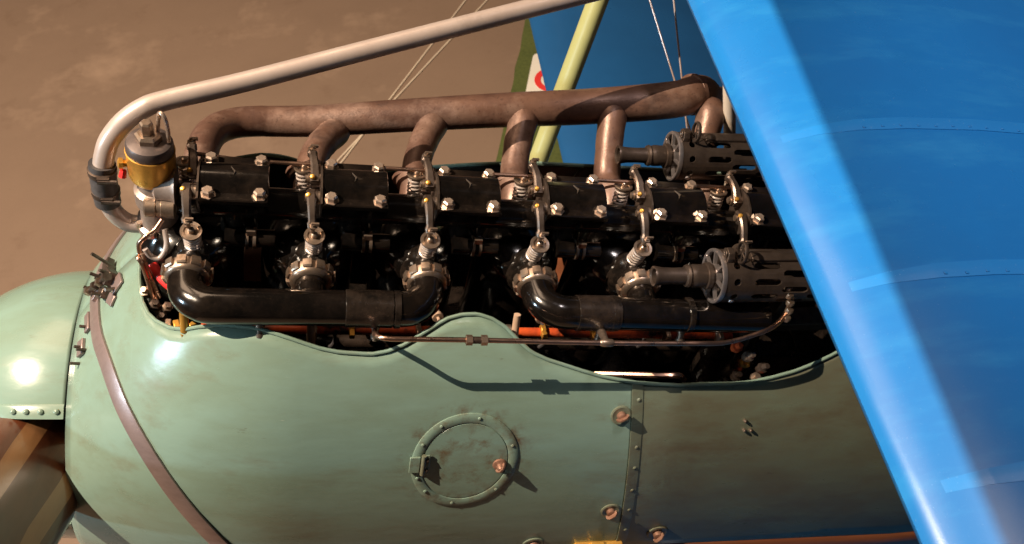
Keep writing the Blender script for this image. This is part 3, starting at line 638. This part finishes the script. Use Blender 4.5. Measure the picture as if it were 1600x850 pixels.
# intake manifolds
def crown(c, ax, r=.0375):
    c = Vector(c); A = Vector(ax).normalized(); N = (Vector((0, 0, 1)) - A * A.z).normalized(); B = A.cross(N); m = MB()
    m.lathe(c, A, [(-.010, r * .80), (-.009, r * .92), (.006, r * .92), (.010, r * .86), (.013, r * .74), (.0135, r * .66), (-.0095, r * .66)], 40, closed=True)
    for k in range(11):
        a0 = 2 * PI * k / 11; rows = []
        for a in np.linspace(a0, a0 + 2 * PI / 11 * .62, 4):
            d_ = N * math.cos(a) + B * math.sin(a); rows.append([c + A * t + d_ * q for t, q in ((-.009, r * .90), (-.0085, r * 1.06), (.0035, r * 1.06), (.006, r * 1.0), (.006, r * .90))])
        m.grid(rows); n0 = len(m.v) - 20; m.f.append(tuple(n0 + j for j in range(5))); m.f.append(tuple(n0 + 15 + j for j in reversed(range(5))))
    return m
IY, IZ, IR = -.186, -.094, .0290
def manifold(i0, i1, xend=None):
    xa = XC[i0] + .004; pts = [(xa, -.118, -.098), (xa + .0005, -.142, -.098), (xa + .006, -.163, -.097), (xa + .024, -.180, -.095), (xa + .05, IY, IZ)]
    if xend is None:
        xb = XC[i1] + .003; pts += [(xa + .15, IY, IZ), (xb - .15, IY, IZ), (xb - .05, IY, IZ), (xb - .024, -.180, -.095), (xb - .006, -.163, -.097), (xb - .0005, -.142, -.098), (xb, -.118, -.098)]
    else: pts += [(xa + .15, IY, IZ), (xend - .15, IY, IZ - .002), (xend, IY, IZ - .003)]
    m = MB().tube(spline(pts, 7), IR, 24)
    im = part('intake_manifold', m, BLACK, en, label='glossy black intake pipe of cylinders one to three' if xend is None else 'dusty black intake pipe behind the nearer gun')
    for i in range(i0, i1 + 1):
        X = XC[i] + .004
        part('collar_nut', crown((X, -.122, -.098), (0, -1, 0)), NUTBRZ, im)
        if i not in (i0,) and (xend is not None or i != i1):
            part('branch', MB().tube(spline([(X, -.118, -.098), (X, -.142, -.098), (X, -.168, -.096), (X, IY, IZ)], 5), [.0245] * 6 + [.0255] * 5 + [.0275] * 5, 20), BLACK, im)
    return im
imA = manifold(0, 2); imB = manifold(3, 5, .955)
for im, xs in ((imA, (.215, .292)), (imB, (.60, .66, .80))):
    for X in xs: part('sleeve', MB().lathe((X, IY, IZ), (1, 0, 0), [(0, IR), (.001, IR + .0022), (.010, IR + .0022), (.011, IR)] if X not in (.215, .60) else [(0, IR), (.001, IR + .0016), (.075, IR + .0016), (.076, IR)], 28), BLACKD, im)
for im, xs in ((imA, (.085, .265)), (imB, (.648, .80))):
    for X in xs:
        c = Vector((X, IY - .014, IZ - .021)); ax = Vector((0, -.5, -.86))
        part('drain_cock', MB().lathe(c, ax, [(0, .0075), (.008, .0075), (.0081, .0055), (.018, .0055), (.0181, .0075), (.025, .0075), (.0252, .004), (.03, .004)], 10), NUTBRZ, im)
# priming tube below the manifolds
pt = part('priming_tube', MB().tube(spline([(.265, -.204, -.118), (.262, -.224, -.112), (.259, -.250, -.075), (.264, -.264, -.062), (.278, -.270, -.058), (.31, -.2705, -.058), (.41, -.2705, -.0585), (.62, -.2705, -.062), (.78, -.2705, -.061), (.842, -.268, -.060), (.90, -.258, -.046), (.930, -.245, -.045), (.955, -.225, -.050), (.972, -.205, -.045), (.976, -.19, -.02)], 6), .0042, 10), COPPER, en, label='thin copper tube running along under the black intake pipes')
for X in (.402, .426): part('union_nut', MB().lathe((X - .005, -.2705, -.0585), (1, 0, 0), [(0, .0085), (.010, .0085)], 6), NUTBRZ, pt, ang=25)
part('union_nut', MB().lathe((.407, -.2705, -.0585), (1, 0, 0), [(0, .006), (.018, .006)], 10), STEELD, pt)
part('tee_fitting', MB().tube([(.648, -.202, -.118), (.630, -.2705, -.062)], [.0085, .005], 10).lathe((.618, -.2705, -.062), (1, 0, 0), [(0, .0045), (.004, .0068), (.02, .0068), (.024, .0045)], 10), NUTBRZ, pt)
for k in range(5):
    p = Vector((.966 + .004 * math.sin(k), -.222 + .009 * k, -.056 + .010 * k)); part('knurled_nut', MB().lathe(p, (.1, .1, 1), [(0, .0065), (.005, .0075), (.009, .0065)], 8), NUTBRZ, pt)
# orange painted rod between manifold and cowling, with brass clips
rod = part('orange_rod', tubex(-.01, .985, -.160, -.188, .0085, 16), ORANGE, en, label='orange painted rod under the intake pipes')
for X, k in ((.17, 0), (.232, 1), (.345, 0), (.505, 0), (.568, 1), (.66, 1), (.80, 0), (.905, 0)):
    m = MB().lathe((X - .005, -.160, -.183), (1, 0, 0), [(0, .0105), (.009, .0105)], 14)
    m.box((X, -.175, -.183 + .004), (.009, .014, .024 if k == 0 else .010)); part('clip', m, BRASS if k else NUTBRZ, rod, bevel=.001)
for X, y, z in ((-.032, -.172, -.150), (.505, -.192, -.145), (.165, -.19, -.165)):
    part('stay', MB().tube([(X - .002, y + .012, z + .035), (X, y - .008, z - .02)], [.006, .0075], 10).lathe((X, y - .008, z - .024), (0, -.3, -1), [(0, .009), (.006, .009)], 6), CLAY if X > 0 else BRASS, en)
# rear odds and ends in the dark bay: brass bits, magneto, carburettor
part('carburettor', MB().lathe((.965, -.15, -.36), (0, 0, 1), [(0, .03), (.02, .05), (.12, .052), (.14, .036), (.20, .030), (.235, .026)], 24).lathe((.965, -.15, -.30), (0, -1, 0), [(0, .03), (.06, .03), (.062, .022), (.075, .022)], 16), BLACKD, en)
for i, (X, y, z, mt) in enumerate(((.93, -.195, -.17, ORANGE), (.955, -.205, -.185, NUTBRZ), (.965, -.20, -.215, BRASS), (.95, -.215, -.235, BLACKD), (.985, -.22, -.20, STEELD), (.99, -.22, -.235, NUTBRZ), (.962, -.232, -.262, STEELD), (.99, -.235, -.255, ORANGE), (.94, -.235, -.262, STEEL))):
    part('fitting', MB().lathe((X, y, z - .012), (.2 * math.sin(i * 2.1), -.4, 1), [(0, .008), (.008, .0105), (.016, .0105), (.017, .006), (.028, .005)], 8), mt, en, ang=30)
part('magneto', MB().box((1.07, -.10, -.33), (.12, .10, .12)).lathe((1.00, -.10, -.33), (1, 0, 0), [(0, .03), (.02, .045), (.03, .045)], 18), BLACKD, en, bevel=.008)
part('magneto', MB().box((1.07, .10, -.33), (.12, .10, .12)).lathe((1.00, .10, -.33), (1, 0, 0), [(0, .03), (.02, .045), (.03, .045)], 18), BLACKD, en, bevel=.008)
part('air_lever', MB().tube(spline([(.68, -.20, -.26), (.78, -.235, -.212), (.815, -.24, -.205), (.835, -.235, -.225)], 6), .006, 8), COPPER, en)

# exhaust manifold on the far side
EY = .28; EP = [(.035, -.130), (.0931, -.122), (.174, -.113), (.364, -.080), (.536, -.052), (.698, -.028), (.86, .004)]
pts = [(-.033, .112, -.100), (-.031, .150, -.100), (-.026, .195, -.104), (-.012, .235, -.112), (.018, .265, -.120), (.060, EY - .003, -.122)] + [(x, EY, z) for x, z in EP[1:]] + [(.92, .305, .006), (.975, .37, -.045), (1.06, .48, -.145), (1.2, .62, -.26)]
P = spline(pts, 6); rr = [.0285 + .0085 * min(1, max(0, p.x) / .85) for p in P]
ex = part('exhaust_manifold', MB().tube(P, rr, 28), EXH, en, label='rust brown exhaust pipe collecting the far side outlets')
for i in range(1, 6):
    X = XC[i]; rk = (.052, .046, .03, .014, .03)[i - 1]; zj = float(np.interp(X + rk, [e[0] for e in EP], [e[1] for e in EP]))
    m = MB().tube(spline([(X, .112, -.101), (X + rk * .1, .155, -.098), (X + rk * .4, .205, -.5 * .096 + .5 * zj - .004), (X + rk * .8, .250, zj - .010), (X + rk, EY, zj - .008)], 6), [.0265] * 12 + [.0275] * 4 + [.028, .029, .030, .031, .031, .030, .028, .026, .024], 22)
    part('branch_pipe', m, EXH, ex)
for i in range(6):
    part('port_flange', MB().prism([(.042 * math.cos(a) * (1 if abs(math.cos(a)) > .7 else .8), .030 * math.sin(a)) for a in np.linspace(0, 2 * PI, 17)[:-1]], (XC[i], .118, -.101), (1, 0, 0), (0, -.2, 1), (0, 1, .2), .007), EXH, ex)
part('outlet_joint', MB().lathe((.905, .298, .0065), (1, .42, -.1), [(0, .036), (.003, .042), (.012, .042), (.015, .036)], 28), EXH, ex)

# brass oil cup at the front, its cap, nut and bail
CX, CY = -.088, .012
cup = part('brass_cup', MB().lathe((CX, CY, -.026), (.02, 0, 1), [(0, .022), (.004, .028), (.012, .0335), (.020, .0360), (.060, .0365), (.066, .0370), (.0665, .0345)], 36), BRASS, en, label='yellow brass cup with a dark cap at the engine front')
part('cap', MB().lathe((CX + .001, CY, .0385), (.02, 0, 1), [(0, .0350), (.003, .0355), (.015, .0350), (.019, .033), (.022, .026), (.0235, .016)], 36), CAPM, cup)
part('nut', MB().lathe((CX + .001, CY, .066), (.02, 0, 1), [(-.006, .020), (.004, .020), (.008, .016)], 6), NUTBRZ, cup, ang=25)
part('nut', MB().lathe((CX, CY, .075), (.02, 0, 1), [(0, .010), (.018, .010), (.021, .007)], 6), NUTBRZ, cup, ang=25)
part('bail', MB().tube(spline([(CX + .014, CY + .004, .066), (CX + .017, CY + .006, .095), (CX + .021, CY + .004, .112), (CX + .028, CY - .002, .108), (CX + .031, CY - .004, .085), (CX + .030, CY - .004, .062)], 6), .0032, 8), STEEL, cup)
part('drain_tap', MB().lathe((CX - .030, CY - .006, .014), (-1, -.2, .1), [(0, .006), (.010, .006), (.0101, .009), (.016, .009), (.018, .004)], 8), BRASS, cup)
part('drain_tap', MB().lathe((CX - .040, CY - .010, .002), (-.2, -.3, -1), [(0, .005), (.012, .006)], 8), RED, cup)
# front drive tower below the cup
tw = part('drive_tower', MB().lathe((CX + .004, CY - .006, -.30), (0, 0, 1), [(0, .05), (.06, .045), (.10, .034), (.165, .029), (.170, .036), (.182, .036), (.186, .030), (.232, .0285), (.236, .034), (.262, .034), (.268, .027), (.288, .025)], 28), ALLOY, en, label='cast light metal drive tower at the engine front')
for a in (200, 255, 310): 
    a = math.radians(a); part('bolt', MB().lathe((CX + .004 + .034 * math.cos(a), CY - .006 + .034 * math.sin(a), -.120), (0, 0, 1), [(0, .006), (.01, .006), (.012, .004)], 6), STEEL, tw, ang=25)
part('shaft_cover', MB().lathe((CX - .012, CY - .036, -.050), (1, 0, 0), [(0, .013), (.003, .017), (.018, .017), (.019, .0155), (.026, .0155), (.027, .0175), (.046, .0175), (.049, .012)], 22), NUTBRZ, tw)
part('band', MB().lathe((CX + .004, CY - .006, -.066), (0, 0, 1), [(0, .0305), (.001, .0325), (.018, .0325), (.019, .0305)], 28), NUTBRZ, tw)
part('front_gear_case', MB().lathe((-.062, 0, -.30), (0, 0, 1), [(0, .07), (.12, .062), (.17, .05), (.19, .03)], 28), BLACK, en)
part('cam_drive_case', MB().lathe((-.088, 0, -.022), (1, 0, 0), [(0, .018), (.006, .027), (.030, .030), (.036, .034)], 24), ALLOY, en)
# bent copper lines at the front
for pts, r, mt in (([(-.072, -.040, -.062), (-.083, -.052, -.074), (-.098, -.062, -.082), (-.107, -.066, -.098), (-.104, -.072, -.14), (-.094, -.085, -.19), (-.085, -.095, -.215)], .0042, COPPER),
                   ([(-.069, -.048, -.075), (-.066, -.062, -.098), (-.076, -.072, -.118), (-.090, -.072, -.116), (-.098, -.070, -.100)], .0046, SILVER),
                   ([(-.108, -.066, -.128), (-.110, -.074, -.118), (-.104, -.080, -.125), (-.098, -.085, -.160), (-.090, -.098, -.205)], .0038, COPPER),
                   ([(-.103, -.07, -.11), (-.096, -.078, -.15), (-.083, -.09, -.20)], .0036, STEEL)):
    part('bent_tube', MB().tube(spline(pts, 6), r, 10), mt, en)
for i, (X, y, z) in enumerate(((-.085, -.097, -.222), (-.092, -.100, -.205), (-.072, -.104, -.206), (-.078, -.112, -.224), (-.100, -.085, -.19))):
    part('fitting', MB().lathe((X, y, z - .01), (.3 * math.sin(i), -.3, 1), [(0, .007), (.010, .009), (.018, .009), (.019, .006), (.026, .005)], 6), STEELD if i % 2 else NUTBRZ, en, ang=25)
part('red_band', MB().tube(spline([(-.092, -.060, -.150), (-.080, -.078, -.158), (-.062, -.094, -.165), (-.040, -.104, -.170)], 6), .008, 10), RED, en)
for k in range(4): part('clip', MB().box((-.062 + .014 * k, -.150 - .006 * k, -.192 + .006 * k), (.010, .016, .008), Matrix.Rotation(.3 * k, 3, 'Z')), BRASS if k % 2 else NUTBRZ, en, bevel=.0015)

# ------------------------------------------------------------------ coolant pipe with its rubber hose
cp = thing('coolant_pipe', 'silver coolant pipe rising from the engine front over the exhaust', 'pipe', (-.14, .02, -.15))
lower = [(-.102, .022, -.138), (-.118, .022, -.143), (-.140, .022, -.140), (-.158, .024, -.120), (-.165, .027, -.095), (-.166, .029, -.080)]
upper = [(-.166, .030, -.066), (-.166, .034, -.030), (-.160, .040, .0), (-.150, .046, .026), (-.128, .055, .055), (-.100, .066, .075), (-.066, .078, .0845), (.05, .112, .105), (.227, .160, .145), (.40, .205, .185), (.572, .250, .224), (.80, .308, .276), (.83, .315, .283)]
part('pipe', MB().tube(spline(lower, 6), .0155, 22), SILVER, cp); part('pipe', MB().tube(spline(upper, 7), .0160, 24), SILVER, cp)
ho = part('rubber_hose', MB().tube(spline([(-.1665, .0285, -.100), (-.1675, .030, -.07), (-.1672, .033, -.032), (-.166, .035, -.018)], 6), .0205, 24), RUBBER, cp)
for z, dx in ((-.082, 0), (-.036, .0005)):
    cl_ = MB().lathe((-.1675 + dx, .031, z), (.02, .06, 1), [(0, .0208), (.0005, .0222), (.010, .0222), (.0105, .0208)], 28)
    cl_.box((-.162, .008, z + .006), (.018, .006, .011)); cl_.lathe((-.170, .0065, z + .006), (1, 0, 0), [(0, .0035), (.028, .0035)], 8)
    part('hose_clamp', cl_, STEELD, ho)
part('pipe_flange', MB().lathe((-.098, .022, -.137), (-1, 0, -.2), [(0, .026), (.006, .026), (.0061, .0225), (.020, .0225), (.0205, .018)], 24), RUBBER, cp)
part('pipe_socket', MB().lathe((.79, .305, .2735), (.97, .25, .22), [(0, .018), (.002, .024), (.04, .024)], 20), STEELD, cp)

# ------------------------------------------------------------------ machine guns
def gun_meshes():
    """meshes around the gun's own origin: centre of the front plate, barrel along -x"""
    R = .0465; G = {}
    def cylp(x, a, r=R): return Vector((x, -r * math.sin(a), r * math.cos(a)))
    def tile(m, x0, x1, a0, a1, hole, k=5):
        """cylindrical tile with a stadium or round hole"""
        cx, ca = (x0 + x1) / 2, (a0 + a1) / 2; N = 4 * k
        outer = [(x0 + (x1 - x0) * i / k, a0) for i in range(k)] + [(x1, a0 + (a1 - a0) * i / k) for i in range(k)] + [(x1 - (x1 - x0) * i / k, a1) for i in range(k)] + [(x0, a1 - (a1 - a0) * i / k) for i in range(k)]
        hl, hr = hole                                   # half straight length, end radius (metres)
        inner = []
        for (x, a) in outer:
            dx, ds = (x - cx), (a - ca) * R; L = math.hypot(dx, ds) or 1
            best = None
            # ray from the centre to the stadium outline
            ux, us = dx / L, ds / L
            t = hr / abs(us) if abs(us) > 1e-6 else 1e9
            if abs(ux * t) > hl:
                s_ = 1 if ux > 0 else -1; b = ux * s_ * hl; t = b + math.sqrt(max(0, b * b - hl * hl + hr * hr))
            inner.append((cx + ux * t, ca + us * t / R))
        n0 = len(m.v); m.v += [tuple(cylp(*p)) for p in outer] + [tuple(cylp(*p)) for p in inner]
        mid = len(outer)
        for i in range(mid): m.f.append((n0 + i, n0 + (i + 1) % mid, n0 + mid + (i + 1) % mid, n0 + mid + i))
    J = MB(); nA = 10; dA = 2 * PI / nA
    J.grid([[cylp(x, 2 * PI * j / 40) for j in range(40)] for x in (.002, .010)], cv=True)
    for j in range(nA): tile(J, .010, .034, j * dA, (j + 1) * dA, (0, .0065))
    J.grid([[cylp(x, 2 * PI * j / 40, R + o) for j in range(40)] for x, o in ((.034, 0), (.052, 0))], cv=True)
    x = .052
    for row in range(8):
        sh = dA / 2 * (row % 2) * 0
        for j in range(nA):
            tile(J, x, x + .052, (j + .5 * (row % 2)) * dA, (j + 1 + .5 * (row % 2)) * dA, (.0185, .0062))
        x += .052
    J.grid([[cylp(xx, 2 * PI * j / 40) for j in range(40)] for xx in (x, x + .03)], cv=True)
    G['barrel_jacket'] = (J, GUN, .003)
    b = MB().lathe((-.02, 0, 0), (1, 0, 0), [(0, .011), (.5, .013)], 16); G['barrel'] = (b, GUN, 0)
    # recoil booster: bell, waist and flared muzzle
    z = MB().lathe((0, 0, 0), (-1, 0, 0), [(-.004, .021), (.010, .021), (.011, .024), (.018, .0235), (.019, .0195), (.030, .0200), (.040, .0205), (.046, .0185), (.050, .0205), (.054, .0190), (.056, .0150), (.075, .0142), (.095, .0150), (.106, .0168), (.110, .0178), (.1125, .0172), (.110, .013), (.060, .010)], 28); G['muzzle_booster'] = (z, GUN, 0)
    # front plate: rim, hub and spokes
    pl = MB().lathe((0, 0, 0), (-1, 0, 0), [(-.003, .0472), (.0025, .0482), (.0048, .0476), (.0054, .0448), (.004, .0420), (-.003, .0420)], 44, closed=True)
    for k in range(7):
        a = 2 * PI * k / 7 + .3; d_ = Vector((0, -math.sin(a), math.cos(a))); c = d_ * .031; e = Vector((1, 0, 0)).cross(d_)
        pl.box(c + Vector((-.002, 0, 0)), (.006, .0042, .027), Matrix((Vector((1, 0, 0)), e, d_)).transposed())
    pl.lathe((0, 0, 0), (-1, 0, 0), [(-.004, .0215), (.006, .0215)], 24)
    G['dark_backing'] = (MB().lathe((.006, 0, .0), (1, 0, 0), [(.004, .0425), (.007, .0425)], 32), BLACKD, 0)  # black disc added to stand in for shade behind the spokes
    G['front_plate'] = (pl, GUNL, 0)
    ear = MB().prism([(-.014, 0), (.014, 0), (.013, .014), (.007, .022), (-.007, .022), (-.013, .014)], (.004, .004, .040), (0, 1, 0), (0, 0, 1), (1, 0, 0), .012)
    ear.lathe((.003, .004, .0535), (-1, 0, 0), [(0, .0075), (.002, .0075), (.002, .004), (0, .003)], 14); G['lifting_ear'] = (ear, GUN, 0)
    sgt = MB(); c = Vector((.026, -.004, .066))
    sgt.grid([[c + Vector((.0035 * math.sin(b2), -math.sin(a) * (.0165 + .0022 * math.cos(b2)), math.cos(a) * (.0165 + .0022 * math.cos(b2)) * 1.15)) for b2 in np.linspace(0, 2 * PI, 9)[:-1]] for a in np.linspace(0, 2 * PI, 33)[:-1]], cu=True, cv=True)
    for k in range(3):
        a = PI / 2 + k * PI / 3; d_ = Vector((0, -math.sin(a), math.cos(a) * 1.15)); sgt.tube([c - d_ * .0165, c + d_ * .0165] if k else [c, c + d_ * .0165], .0011, 6)
    sgt.box((.026, -.004, .0475), (.008, .007, .006)); G['ring_sight'] = (sgt, GUN, 0)
    lug = MB().box((.10, .001, .0475), (.10, .018, .008)); G['sight_rail'] = (lug, GUN, 0)
    rc_ = MB().box((.66, 0, -.012), (.34, .085, .13)).box((.86, 0, .0), (.07, .06, .09)); G['receiver'] = (rc_, GUN, 0)
    mt_ = MB().box((.56, 0, -.105), (.06, .05, .09)).box((.16, 0, -.085), (.03, .03, .085)).box((.36, 0, -.13), (.44, .04, .02)); G['mount'] = (mt_, GUN, 0)
    scw = MB()
    G['screw'] = (scw.lathe(cylp(.022, math.radians(108), R - .001), cylp(0, math.radians(108), 1), [(0, .0055), (.003, .005), (.004, .003)], 10), GUNL, 0)
    return G
GM = {}
for k, (mb, mt, sd_) in gun_meshes().items():
    me = mb.mesh(k, (0, 0, 0), 35); me.materials.append(mt); GM[k] = (me, sd_)
for y, lab in ((-.15, 'dark machine gun nearer the camera, its muzzle over the black intake pipe'), (.15, 'dark machine gun beyond the cam covers, its muzzle before the rusty exhaust')):
    g = thing('machine_gun', lab, 'machine gun', (.842, y, -.028), 'pair of guns behind the engine')
    g.matrix_world = AF @ Matrix.Translation((.842, y, -.028)) @ Matrix.Rotation(math.radians(-3.0), 4, 'Y')
    for k, (me, sd_) in GM.items():
        o = part(k, me, None, g, solid=sd_)
        if sd_: e_ = o.modifiers.new('edge', 'EDGE_SPLIT'); e_.split_angle = math.radians(38)
        if k in ('lifting_ear', 'receiver', 'sight_rail', 'mount'): b = o.modifiers.new('bev', 'BEVEL'); b.width = .0015; b.segments = 2
